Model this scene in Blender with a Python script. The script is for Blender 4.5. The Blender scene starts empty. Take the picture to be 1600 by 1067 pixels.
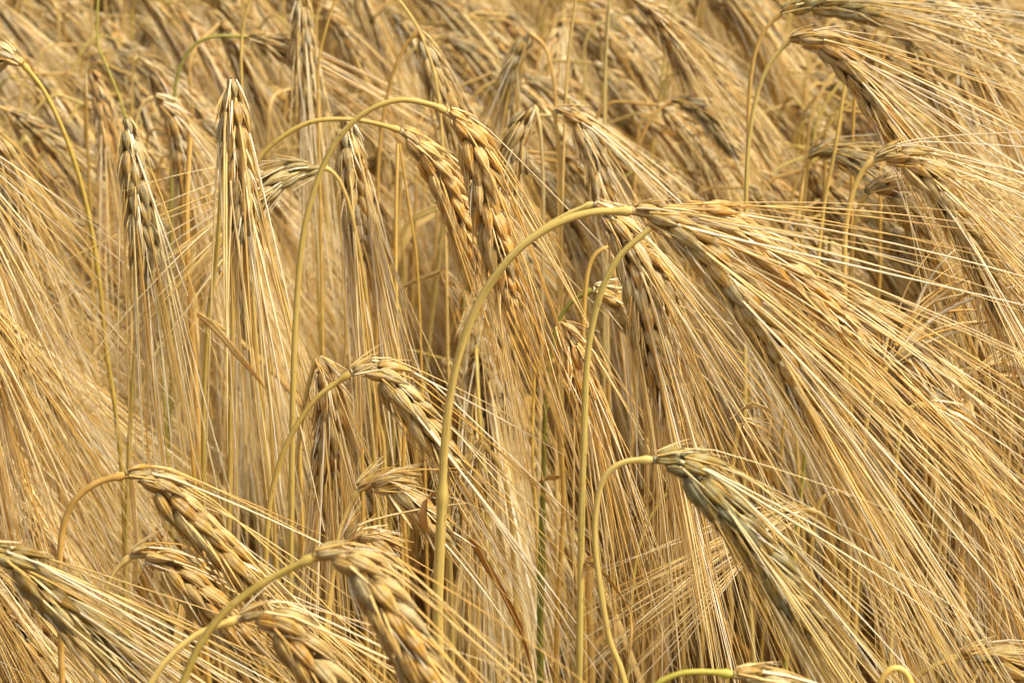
import bpy, math, random
import numpy as np
from mathutils import Vector, Matrix, Euler

R = math.radians
rng = np.random.default_rng(7)
random.seed(7)
sc = bpy.context.scene
COL = sc.collection

# ---------------------------------------------------------------- camera
CAM = np.array([0.0, 0.0, 1.13])
PITCH = R(14.0)
FPX = 800.0 / math.tan(R(10.0))          # focal length in photo pixels (1600 wide)
cam_d = bpy.data.cameras.new('camera')
cam = bpy.data.objects.new('camera', cam_d)
COL.objects.link(cam)
cam.location = CAM
cam.rotation_euler = (math.pi / 2 - PITCH, 0, 0)
cam_d.sensor_width = 36.0
cam_d.lens = 18.0 / math.tan(R(10.0))
cam_d.clip_start = 0.02
cam_d.clip_end = 500.0
cam_d.dof.use_dof = True
cam_d.dof.focus_distance = 0.98
cam_d.dof.aperture_fstop = 35.0
sc.camera = cam

# ---------------------------------------------------------------- world and sun
SUN_EL, SUN_AZ = 56.0, 62.0              # azimuth measured from -y (behind the camera) towards +x
w = bpy.data.worlds.new('World')
sc.world = w
w.use_nodes = True
nt = w.node_tree
nt.nodes.clear()
wo = nt.nodes.new('ShaderNodeOutputWorld')
bg = nt.nodes.new('ShaderNodeBackground')
sky = nt.nodes.new('ShaderNodeTexSky')
sky.sky_type = 'NISHITA'
sky.sun_disc = False
sky.sun_elevation = R(SUN_EL)
sky.dust_density = 6.0
sky.air_density = 0.7
sky.ozone_density = 0.3
sdir = Vector((math.sin(R(SUN_AZ)) * math.cos(R(SUN_EL)), -math.cos(R(SUN_AZ)) * math.cos(R(SUN_EL)), math.sin(R(SUN_EL))))
sky.sun_rotation = math.atan2(sdir.x, sdir.y)
bg.inputs[1].default_value = 0.15
hs = nt.nodes.new('ShaderNodeHueSaturation')       # thin high cloud: a whiter sky
hs.inputs['Saturation'].default_value = 0.45
nt.links.new(sky.outputs[0], hs.inputs['Color'])
nt.links.new(hs.outputs[0], bg.inputs[0])
nt.links.new(bg.outputs[0], wo.inputs[0])
sl = bpy.data.lights.new('sun', 'SUN')
sl.energy = 2.6
sl.angle = R(15.0)
sl.color = (1.0, 0.935, 0.82)
sun = bpy.data.objects.new('sun', sl)
COL.objects.link(sun)
sun.rotation_euler = sdir.to_track_quat('Z', 'Y').to_euler()
sun.location = (2, -2, 4)

sc.view_settings.view_transform = 'Standard'
sc.view_settings.look = 'None'
sc.view_settings.exposure = 0.57
sc.view_settings.gamma = 1.0
sc.render.engine = 'CYCLES'
sc.cycles.max_bounces = 8
sc.cycles.diffuse_bounces = 5
sc.cycles.glossy_bounces = 2
sc.cycles.transmission_bounces = 5

# ---------------------------------------------------------------- pixel <-> place
FWD = np.array([0, math.cos(PITCH), -math.sin(PITCH)])
UP = np.array([0, math.sin(PITCH), math.cos(PITCH)])
RT = np.array([1.0, 0, 0])


def at(px, py, Y):
    d = FWD + RT * ((px - 800) / FPX) + UP * ((533.5 - py) / FPX)
    return CAM + d * (Y / d[1])


def project(P):
    v = np.asarray(P) - CAM
    z = v @ FWD
    return 800 + (v @ RT) / z * FPX, 533.5 - (v @ UP) / z * FPX, z


# ---------------------------------------------------------------- materials
def new_mat(name):
    m = bpy.data.materials.new(name)
    m.use_nodes = True
    t = m.node_tree
    t.nodes.clear()
    return m, t


def node(t, kind, **kw):
    n = t.nodes.new(kind)
    for k, v in kw.items():
        setattr(n, k, v)
    return n


def mul(t, a, b, mode='MULTIPLY', fac=1.0):
    n = node(t, 'ShaderNodeMix', data_type='RGBA', blend_type=mode)
    if isinstance(fac, float):
        n.inputs[0].default_value = fac
    else:
        t.links.new(fac, n.inputs[0])
    for s, i in ((a, 6), (b, 7)):
        if hasattr(s, 'is_linked'):
            t.links.new(s, n.inputs[i])
        else:
            n.inputs[i].default_value = (*s, 1)
    return n.outputs[2]


def ramp(t, fac, stops):
    n = node(t, 'ShaderNodeValToRGB')
    e = n.color_ramp.elements
    while len(e) < len(stops):
        e.new(0.5)
    for i, (p, c) in enumerate(stops):
        e[i].position = p
        e[i].color = (*c, 1)
    t.links.new(fac, n.inputs[0])
    return n.outputs[0]


def plant_mat(name, stops, stripe, vlen, rough, trans, spec=0.4, bump=0.0, mottled=None, dirt=0.0, nerves=0):
    """colour by per-piece random, times the object's own tint, times lengthwise fibres"""
    m, t = new_mat(name)
    pc = node(t, 'ShaderNodeAttribute', attribute_name='pc')
    rn = node(t, 'ShaderNodeAttribute', attribute_name='rnd')
    oi = node(t, 'ShaderNodeObjectInfo')
    add = node(t, 'ShaderNodeMath', operation='ADD')
    t.links.new(rn.outputs['Fac'], add.inputs[0])
    t.links.new(oi.outputs['Random'], add.inputs[1])
    fr = node(t, 'ShaderNodeMath', operation='FRACT')
    t.links.new(add.outputs[0], fr.inputs[0])
    col = ramp(t, fr.outputs[0], stops)
    mp = node(t, 'ShaderNodeMapping')
    mp.inputs['Scale'].default_value = (stripe, stripe, vlen)
    comb = node(t, 'ShaderNodeVectorMath', operation='ADD')
    t.links.new(pc.outputs['Vector'], mp.inputs[0])
    t.links.new(mp.outputs[0], comb.inputs[0])
    sc3 = node(t, 'ShaderNodeVectorMath', operation='SCALE')
    cx = node(t, 'ShaderNodeCombineXYZ')
    t.links.new(fr.outputs[0], cx.inputs[0]); t.links.new(fr.outputs[0], cx.inputs[2])
    t.links.new(cx.outputs[0], sc3.inputs[0])
    sc3.inputs['Scale'].default_value = 37.0
    t.links.new(sc3.outputs[0], comb.inputs[1])
    nz = node(t, 'ShaderNodeTexNoise')
    nz.inputs['Scale'].default_value = 1.0
    nz.inputs['Detail'].default_value = 3.0
    t.links.new(comb.outputs[0], nz.inputs['Vector'])
    fib = ramp(t, nz.outputs[0], [(0.3, (0.62, 0.60, 0.55)), (0.5, (1, 1, 1)), (0.72, (1.25, 1.27, 1.30))])
    col = mul(t, col, fib)
    height = nz.outputs[0]
    if nerves:
        sp = node(t, 'ShaderNodeSeparateXYZ')
        t.links.new(pc.outputs['Vector'], sp.inputs[0])
        at2 = node(t, 'ShaderNodeMath', operation='ARCTAN2')
        t.links.new(sp.outputs[1], at2.inputs[0]); t.links.new(sp.outputs[0], at2.inputs[1])
        m1 = node(t, 'ShaderNodeMath', operation='MULTIPLY'); m1.inputs[1].default_value = nerves
        t.links.new(at2.outputs[0], m1.inputs[0])
        m2 = node(t, 'ShaderNodeMath', operation='COSINE')
        t.links.new(m1.outputs[0], m2.inputs[0])
        m3 = node(t, 'ShaderNodeMath', operation='MULTIPLY_ADD'); m3.inputs[1].default_value = .5; m3.inputs[2].default_value = .5
        t.links.new(m2.outputs[0], m3.inputs[0])
        m4 = node(t, 'ShaderNodeMath', operation='POWER'); m4.inputs[1].default_value = 3.0
        t.links.new(m3.outputs[0], m4.inputs[0])
        col = mul(t, col, ramp(t, m4.outputs[0], [(0.0, (.90, .86, .80)), (0.5, (1.0, 1.0, 1.0)), (1.0, (1.16, 1.2, 1.3))]))
        hh = node(t, 'ShaderNodeMath', operation='MULTIPLY_ADD'); hh.inputs[1].default_value = .6
        t.links.new(m4.outputs[0], hh.inputs[0]); t.links.new(nz.outputs[0], hh.inputs[2])
        height = hh.outputs[0]
        # pale papery tip and foot
        tdv = node(t, 'ShaderNodeMath', operation='DIVIDE'); tdv.inputs[1].default_value = 3.0
        t.links.new(sp.outputs[2], tdv.inputs[0])
        tip = ramp(t, tdv.outputs[0], [(0.0, (1.15, 1.2, 1.3)), (0.12, (1.0, 1.0, 1.0)), (0.6, (1.0, 1.0, 1.0)), (0.95, (1.12, 1.18, 1.3))])
        col = mul(t, col, tip)
    if mottled:
        tc = node(t, 'ShaderNodeTexCoord')
        n2 = node(t, 'ShaderNodeTexNoise')
        n2.inputs['Scale'].default_value = 210.0
        n2.inputs['Detail'].default_value = 3.0
        t.links.new(tc.outputs['Object'], n2.inputs['Vector'])
        mk = ramp(t, n2.outputs[0], [(0.45, (0, 0, 0)), (0.66, (0.75,) * 3)])
        col = mul(t, col, mottled, 'MIX', mk)
    if dirt:
        tc = node(t, 'ShaderNodeNewGeometry')
        n3 = node(t, 'ShaderNodeTexNoise')
        n3.inputs['Scale'].default_value = 520.0
        t.links.new(tc.outputs['Position'], n3.inputs['Vector'])
        mk = ramp(t, n3.outputs[0], [(0.66, (0, 0, 0)), (0.75, (dirt,) * 3)])
        col = mul(t, col, (0.16, 0.09, 0.035), 'MIX', mk)
    col = mul(t, col, oi.outputs['Color'])
    p = node(t, 'ShaderNodeBsdfPrincipled')
    p.inputs['Roughness'].default_value = rough
    p.inputs['Specular IOR Level'].default_value = spec
    t.links.new(col, p.inputs['Base Color'])
    if bump:
        b = node(t, 'ShaderNodeBump')
        b.inputs['Strength'].default_value = bump
        b.inputs['Distance'].default_value = 0.0004
        t.links.new(height, b.inputs['Height'])
        t.links.new(b.outputs[0], p.inputs['Normal'])
    out = node(t, 'ShaderNodeOutputMaterial')
    if trans:
        tr = node(t, 'ShaderNodeBsdfTranslucent')
        t.links.new(col, tr.inputs[0])
        mx = node(t, 'ShaderNodeMixShader')
        mx.inputs[0].default_value = trans
        t.links.new(p.outputs[0], mx.inputs[1])
        t.links.new(tr.outputs[0], mx.inputs[2])
        t.links.new(mx.outputs[0], out.inputs[0])
    else:
        t.links.new(p.outputs[0], out.inputs[0])
    return m


M_AWN = plant_mat('awn_straw', [(0.0, (.71, .42, .085)), (0.3, (.82, .57, .165)), (0.65, (.89, .71, .31)), (1.0, (.95, .86, .60))],
                  1.2, 9.0, 0.28, 0.20, 0.7)
M_GRAIN = plant_mat('grain_husk', [(0.0, (.46, .255, .05)), (0.3, (.53, .33, .085)), (0.55, (.40, .28, .095)), (0.8, (.55, .40, .16)), (1.0, (.32, .265, .14))],
                    3.2, 1.0, 0.60, 0.06, 0.25, bump=1.0, mottled=(.56, .48, .31), nerves=5.0)
M_STEM = plant_mat('stem_straw', [(0.0, (.52, .34, .09)), (0.5, (.60, .42, .13)), (1.0, (.68, .51, .20))],
                   3.6, .35, 0.45, 0.08, 0.35, bump=0.25, dirt=0.6, mottled=(.66, .46, .17))
M_LEAF = plant_mat('dry_leaf', [(0.0, (.60, .37, .10)), (0.5, (.68, .46, .15)), (1.0, (.76, .60, .28))],
                   9.0, 1.2, 0.55, 0.30, 0.3, bump=0.8, dirt=0.6)

m, t = new_mat('soil')
tc = node(t, 'ShaderNodeNewGeometry')
n1 = node(t, 'ShaderNodeTexNoise'); n1.inputs['Scale'].default_value = 30; n1.inputs['Detail'].default_value = 8
t.links.new(tc.outputs['Position'], n1.inputs['Vector'])
c = ramp(t, n1.outputs[0], [(0.3, (.07, .042, .022)), (0.6, (.16, .10, .05)), (0.8, (.25, .17, .09))])
p = node(t, 'ShaderNodeBsdfPrincipled'); p.inputs['Roughness'].default_value = 0.95
t.links.new(c, p.inputs['Base Color'])
b = node(t, 'ShaderNodeBump'); b.inputs['Distance'].default_value = 0.02
t.links.new(n1.outputs[0], b.inputs['Height']); t.links.new(b.outputs[0], p.inputs['Normal'])
o = node(t, 'ShaderNodeOutputMaterial'); t.links.new(p.outputs[0], o.inputs[0])
M_SOIL = m


# ---------------------------------------------------------------- mesh collector (numpy)
def unit(v):
    return v / np.maximum(np.linalg.norm(v, axis=-1, keepdims=True), 1e-12)


class MB:
    def __init__(s):
        s.v, s.f, s.pc, s.rn, s.mi, s.n = [], [], [], [], [], 0

    def add(s, v, f, pc, rn, mi=0):
        s.v.append(v); s.f.append(f + s.n); s.pc.append(pc); s.rn.append(rn)
        s.mi.append(np.full(len(f), mi, np.int32)); s.n += len(v)

    def tubes(s, P, R1, R2, ref, n, rnd, mi=0, vlen=None):
        """a batch of tubes. P (M,S,3) centre lines, R1 radius along ref-perp, R2 radius along ref, ref (M,3)"""
        P = np.asarray(P, float)
        M, S, _ = P.shape
        T = unit(np.gradient(P, axis=1))
        ref = np.broadcast_to(np.asarray(ref, float)[:, None, :], P.shape)
        A = unit(np.cross(T, ref))
        B = np.cross(A, T)
        ang = np.arange(n) / n * 2 * math.pi
        ca, sa = np.cos(ang), np.sin(ang)
        V = P[:, :, None, :] + A[:, :, None, :] * (R1[:, :, None] * ca)[..., None] + B[:, :, None, :] * (R2[:, :, None] * sa)[..., None]
        idx = np.arange(M * S * n).reshape(M, S, n)
        nx = np.roll(idx, -1, axis=2)
        F = np.stack([idx[:, :-1], nx[:, :-1], nx[:, 1:], idx[:, 1:]], -1).reshape(-1, 4)
        seg = np.linalg.norm(np.diff(P, axis=1), axis=2)
        L = np.concatenate([np.zeros((M, 1)), np.cumsum(seg, 1)], 1)
        if vlen is None:
            vv = L * 100.0
        else:
            vv = L / L[:, -1:] * vlen
        pc = np.empty((M, S, n, 3))
        pc[..., 0] = ca; pc[..., 1] = sa; pc[..., 2] = vv[:, :, None]
        rn = np.repeat(np.asarray(rnd, float), S * n)
        s.add(V.reshape(-1, 3), F, pc.reshape(-1, 3), rn, mi)

    def ribbon(s, P, W, side, rnd, mi=0, fold=0.25, th=0.00012):
        """leaf blade: a thin closed V section along P with half width W, side vectors (S,3)"""
        P = np.asarray(P, float); S = len(P)
        T = unit(np.gradient(P, axis=0))
        side = unit(side - T * np.sum(side * T, 1, keepdims=True))
        N = np.cross(T, side)
        us = np.array([-1, -.5, 0, .5, 1, .5, 0, -.5])
        lf = np.array([1, 1, 1, 1, 0, -1, -1, -1.]) * th
        lf[0] = 0
        off = np.abs(us)
        V = P[:, None] + side[:, None] * (W[:, None] * us)[..., None] + N[:, None] * ((W[:, None] * off * fold) + lf)[..., None]
        n = 8
        idx = np.arange(S * n).reshape(S, n)
        nx = np.roll(idx, -1, 1)
        F = np.stack([idx[:-1], nx[:-1], nx[1:], idx[1:]], -1).reshape(-1, 4)
        L = np.concatenate([[0], np.cumsum(np.linalg.norm(np.diff(P, axis=0), axis=1))])
        pc = np.empty((S, n, 3)); pc[..., 0] = us; pc[..., 1] = 0; pc[..., 2] = L[:, None] * 40
        s.add(V.reshape(-1, 3), F, pc.reshape(-1, 3), np.full(S * n, rnd), mi)

    def arrays(s):
        return (np.concatenate(s.v), np.concatenate(s.f), np.concatenate(s.pc), np.concatenate(s.rn), np.concatenate(s.mi))

    def mesh(s, name, mats):
        return arr_mesh(name, s.arrays(), mats)


def arr_mesh(name, arr, mats):
    v, f, pc, rn, mi = arr
    me = bpy.data.meshes.new(name)
    me.vertices.add(len(v)); me.vertices.foreach_set('co', v.astype(np.float32).ravel())
    me.loops.add(len(f) * 4); me.loops.foreach_set('vertex_index', f.astype(np.int32).ravel())
    me.polygons.add(len(f)); me.polygons.foreach_set('loop_start', np.arange(0, len(f) * 4, 4, dtype=np.int32))
    me.polygons.foreach_set('material_index', mi)
    me.polygons.foreach_set('use_smooth', np.ones(len(f), bool))
    a = me.attributes.new('pc', 'FLOAT_VECTOR', 'POINT'); a.data.foreach_set('vector', pc.astype(np.float32).ravel())
    a = me.attributes.new('rnd', 'FLOAT', 'POINT'); a.data.foreach_set('value', rn.astype(np.float32))
    for m in mats:
        me.materials.append(m)
    me.update(calc_edges=True)
    return me


def link(name, me, parent=None, color=(1, 1, 1)):
    o = bpy.data.objects.new(name, me)
    COL.objects.link(o)
    if parent:
        o.parent = parent
    o.color = (*color, 1)
    return o


def empty(name, loc, label, cat, group=None):
    o = bpy.data.objects.new(name, None)
    o.empty_display_size = 0.02
    COL.objects.link(o)
    o.location = loc
    o['label'] = label; o['category'] = cat
    if group: o['group'] = group
    return o


def smooth(pts, step=0.004, minn=6):
    """Catmull-Rom through 3D points, resampled evenly"""
    p = np.asarray(pts, float)
    if len(p) == 2:
        p = np.array([p[0], (p[0] + p[1]) / 2, p[1]])
    q = np.vstack([2 * p[0] - p[1], p, 2 * p[-1] - p[-2]])
    out = []
    for i in range(1, len(q) - 2):
        u = np.linspace(0, 1, 24, endpoint=False)[:, None]
        a, b, c, d = q[i - 1], q[i], q[i + 1], q[i + 2]
        out.append(.5 * ((2 * b) + (-a + c) * u + (2 * a - 5 * b + 4 * c - d) * u ** 2 + (-a + 3 * b - 3 * c + d) * u ** 3))
    out = np.vstack(out + [q[-2][None]])
    L = np.concatenate([[0], np.cumsum(np.linalg.norm(np.diff(out, axis=0), axis=1))])
    n = max(minn, int(L[-1] / step) + 1)
    s = np.linspace(0, L[-1], n)
    return np.stack([np.interp(s, L, out[:, k]) for k in range(3)], 1), L[-1]


# ---------------------------------------------------------------- the ear
GL = 0.0134      # grain length
def grain_profile(S):
    u = np.linspace(0, 1, S)
    r = np.interp(u, [0, .06, .2, .42, .62, .8, .92, 1], [.15, .60, .95, .98, .74, .40, .20, .11])
    return u, r


def grain_frames(E, roll, rs, spacing=0.0037, splay=1.0):
    """positions and frames of every grain of an ear whose rachis is the curve E"""
    seg = np.linalg.norm(np.diff(E, axis=0), axis=1)
    L = np.concatenate([[0], np.cumsum(seg)])
    n = int(np.clip(L[-1] / spacing, 5, 30))
    s = (np.arange(n) + .3) / n * L[-1]
    P = np.stack([np.interp(s, L, E[:, k]) for k in range(3)], 1)
    T = unit(np.gradient(E, axis=0))
    T = unit(np.stack([np.interp(s, L, T[:, k]) for k in range(3)], 1))
    view = np.array([0, -1.0, 0.15])
    pos, ax, rad, scl, TT = [], [], [], [], []
    for k in range(n):
        u = k / max(n - 1, 1)
        N = unit(view - T[k] * np.dot(view, T[k]))
        Lt = np.cross(T[k], N)
        sd = 1 if k % 2 else -1
        f = min(1, .62 + .16 * k) * (1 - .38 * max(0, (u - .72) / .28))
        for j, az in enumerate((0, 58, -58)):
            a = R(az) + roll + (0 if sd > 0 else math.pi) + rs.normal(0, .09)
            rd = Lt * math.cos(a) + N * math.sin(a)
            sp = R((12 if az else 14) * (1.0 - .25 * u) * splay) + rs.normal(0, .045)
            A = unit(T[k] * math.cos(sp) + rd * math.sin(sp) + rs.normal(0, .03, 3))
            pos.append(P[k] + rd * .0023 * f + T[k] * rs.normal(0, .0004) + (T[k] * -.0006 if az else 0))
            ax.append(A); rad.append(rd); scl.append(f * (1.0 if az == 0 else .95) * rs.uniform(.92, 1.07)); TT.append(T[k])
    return map(np.array, (pos, ax, rad, scl, TT))


def add_grains(mb, pos, ax, rad, scl, S, n, rs, mi=0):
    u, r = grain_profile(S)
    M = len(pos)
    bend = (u - u ** 2)
    P = pos[:, None] + ax[:, None] * (u[None, :, None] * (GL * scl)[:, None, None]) + rad[:, None] * (bend[None, :, None] * (.0026 * scl)[:, None, None])
    R1 = r[None] * (.00205 * scl)[:, None]
    R2 = r[None] * (.00150 * scl)[:, None]
    mb.tubes(P, R1, R2, rad, n, rs.uniform(0, 1, M), mi, vlen=3.0)


def add_awns(mb, pos, ax, rad, scl, TT, rs, S=11, n=4, length=.125, spread=1.0, thick=1.0, mi=0, drift=(0, 0, 0), keep=1.0, follow=.35, front=1.0):
    M = len(pos)
    tip = pos + ax * (GL * scl * .93)[:, None]
    ln = length * rs.uniform(.72, 1.12, M) * np.clip(scl, .7, 1)
    ln = np.where(rs.uniform(0, 1, M) < .10, ln * rs.uniform(.2, .6, M), ln)
    beta = np.clip(np.abs(rs.normal(0, R(6.0), M)), 0, R(12)) * spread + R(1.0)
    sw = rs.normal(0, R(2.2) * spread, M)
    TT = unit(TT * (1 - follow) + unit(TT[-6:].mean(0)) * follow)
    side = np.cross(TT, rad)
    fin = unit(TT * np.cos(beta)[:, None] + rad * np.sin(beta)[:, None] + side * np.sin(sw)[:, None])
    P = np.empty((M, S, 3)); P[:, 0] = tip
    curl = rs.normal(0, .026, (M, 3)) * spread
    g = np.array([0, 0, -.17]) + np.array(drift)
    d = ax.copy()
    us = np.linspace(0, 1, S)
    for i in range(1, S):
        u = us[i]
        wgt = min(1, u * 7)
        dr = unit(ax * (1 - wgt) + fin * wgt + (g[None] * u + curl * (u * 2)))
        P[:, i] = P[:, i - 1] + dr * (ln / (S - 1))[:, None]
    rr = np.interp(us, [0, .05, .4, 1], [.00040, .00031, .00025, .00009]) * thick
    RR = rr[None] * rs.uniform(.8, 1.2, M)[:, None]
    face = -rad[:, 1] > .45
    sel = rs.uniform(0, 1, M) < keep * np.where(face, front, 1.0)
    mb.tubes(P[sel], RR[sel] * 1.25, RR[sel] * .8, rad[sel], n, rs.uniform(0, 1, M)[sel], mi, vlen=1.0)
    return P


def add_glumes(mb, pos, ax, rad, scl, TT, rs, n=3, mi=0, per=1):
    """fine bristle-like glumes standing at the foot of the grains"""
    for _ in range(per):
        M = len(pos)
        side = np.cross(TT, rad) * np.sign(rs.normal(0, 1, M))[:, None]
        d = unit(ax + rad * rs.uniform(.02, .3, M)[:, None] + side * rs.uniform(.1, .38, M)[:, None])
        S = 5
        us = np.linspace(0, 1, S)
        ln = rs.uniform(.007, .014, M)
        st = pos + side * .0018 * scl[:, None] + rad * .0008
        P = st[:, None] + d[:, None] * (us[None, :, None] * ln[:, None, None]) + (TT - rad)[:, None] * ((us ** 2)[None, :, None] * .0012)
        rr = np.interp(us, [0, .3, 1], [.00022, .0003, .00006])
        RR = np.repeat(rr[None], M, 0)
        mb.tubes(P, RR * 1.5, RR * .6, rad, n, rs.uniform(0, 1, M), mi, vlen=1.0)


def rachis(mb, E, mi=0, n=6):
    rr = np.linspace(.0012, .0006, len(E))[None]
    mb.tubes(E[None], rr, rr, np.array([[.1, -.9, .3]]), n, [.5], mi)


def stem_mb(path, r0, r1, n=10, collar=True, knots=(), rnd=None):
    mb = MB()
    S = len(path)
    u = np.linspace(0, 1, S)
    L = np.concatenate([[0], np.cumsum(np.linalg.norm(np.diff(path, axis=0), axis=1))])
    rr = r0 + (r1 - r0) * u ** 2
    rr = rr * (1 + .05 * np.sin(L * 160 + rng.uniform(0, 6)) * rng.uniform(.3, 1))
    if collar:
        rr = rr + .0006 * np.exp(-((L[-1] - L - .002) / .0013) ** 2)
    for k in knots:
        rr = rr + .0007 * np.exp(-((L - k) / .003) ** 2)
        rr = np.where(L < k, rr + .00035, rr)
    ref = np.array([[0.08, -1, .05]])
    if rnd is None:
        rnd = rng.uniform()
    mb.tubes(path[None], rr[None], rr[None], ref, n, [rnd], 0)
    return mb


# shared hero grain meshes, long axis +Z, bulging towards +X
GRAIN_MESH = []
for i in range(5):
    rs = np.random.default_rng(100 + i)
    mb = MB()
    u, r = grain_profile(11)
    r = r * (1 + rs.normal(0, .03, 11))
    P = np.zeros((1, 11, 3)); P[0, :, 2] = u * GL; P[0, :, 0] = (u - u ** 2) * .0026
    P[0, :, 1] = np.sin(u * 3) * rs.normal(0, .0003)
    mb.tubes(P, (r * .00225)[None], (r * .00165)[None], np.array([[1., 0, 0]]), 14, [rs.uniform()], 0, vlen=3.0)
    GRAIN_MESH.append(mb.mesh('grain', [M_GRAIN]))


def leaf_mb(path, width, rnd, twist=0.0, side0=(0, -.3, 1)):
    P, L = smooth(path, .006)
    S = len(P)
    u = np.linspace(0, 1, S)
    W = width * np.interp(u, [0, .12, .5, .85, 1], [.5, .9, 1, .55, .06]) * (1 + .08 * np.sin(u * 23 + rnd * 9))
    T = unit(np.gradient(P, axis=0))
    s0 = np.array(side0, float)
    side = unit(np.cross(T, np.cross(np.broadcast_to(s0, T.shape), T)))
    nn = np.cross(T, side)
    a = (u * twist)[:, None]
    mb = MB()
    mb.ribbon(P, W, side * np.cos(a) + nn * np.sin(a), rnd)
    return mb


# ---------------------------------------------------------------- ground
bm_v = []
n = 60
gx = np.concatenate([np.linspace(-120, -3, 8), np.linspace(-2.5, 2.5, 41), np.linspace(3, 120, 8)])
gy = np.concatenate([np.linspace(-60, -1, 6), np.linspace(-.5, 5, 45), np.linspace(6, 220, 8)])
X, Y = np.meshgrid(gx, gy)
Z = np.where((abs(X) < 2.6) & (Y > -.6) & (Y < 5.2), rng.normal(0, .008, X.shape), 0)
v = np.stack([X, Y, Z], -1).reshape(-1, 3)
idx = np.arange(len(v)).reshape(X.shape)
f = np.stack([idx[:-1, :-1], idx[:-1, 1:], idx[1:, 1:], idx[1:, :-1]], -1).reshape(-1, 4)
g = link('ground', arr_mesh('ground', (v, f, v, np.zeros(len(v)), np.zeros(len(f), np.int32)), [M_SOIL]))
g['kind'] = 'structure'

# ---------------------------------------------------------------- traced plants
GOLD = (1.0, .93, .78); PALE = (1.06, 1.04, 1.0); GREY = (.82, .86, .88); OLIVE = (.72, .80, .62); RUST = (.92, .74, .56)
SG = (.86, .88, .58); SY = (1.08, 1.03, .82); SO = (.90, .90, .66); ST = (1.08, 1.08, 1.15); SB = (.98, .84, .62); SV = (.45, .60, .28)
HERO_G = 'ripe barley plants at the front of the field'
PROT = []       # protected picture points: x, y, depth, radius
HEROES = []     # (x, y, depth, short phrase)

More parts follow.
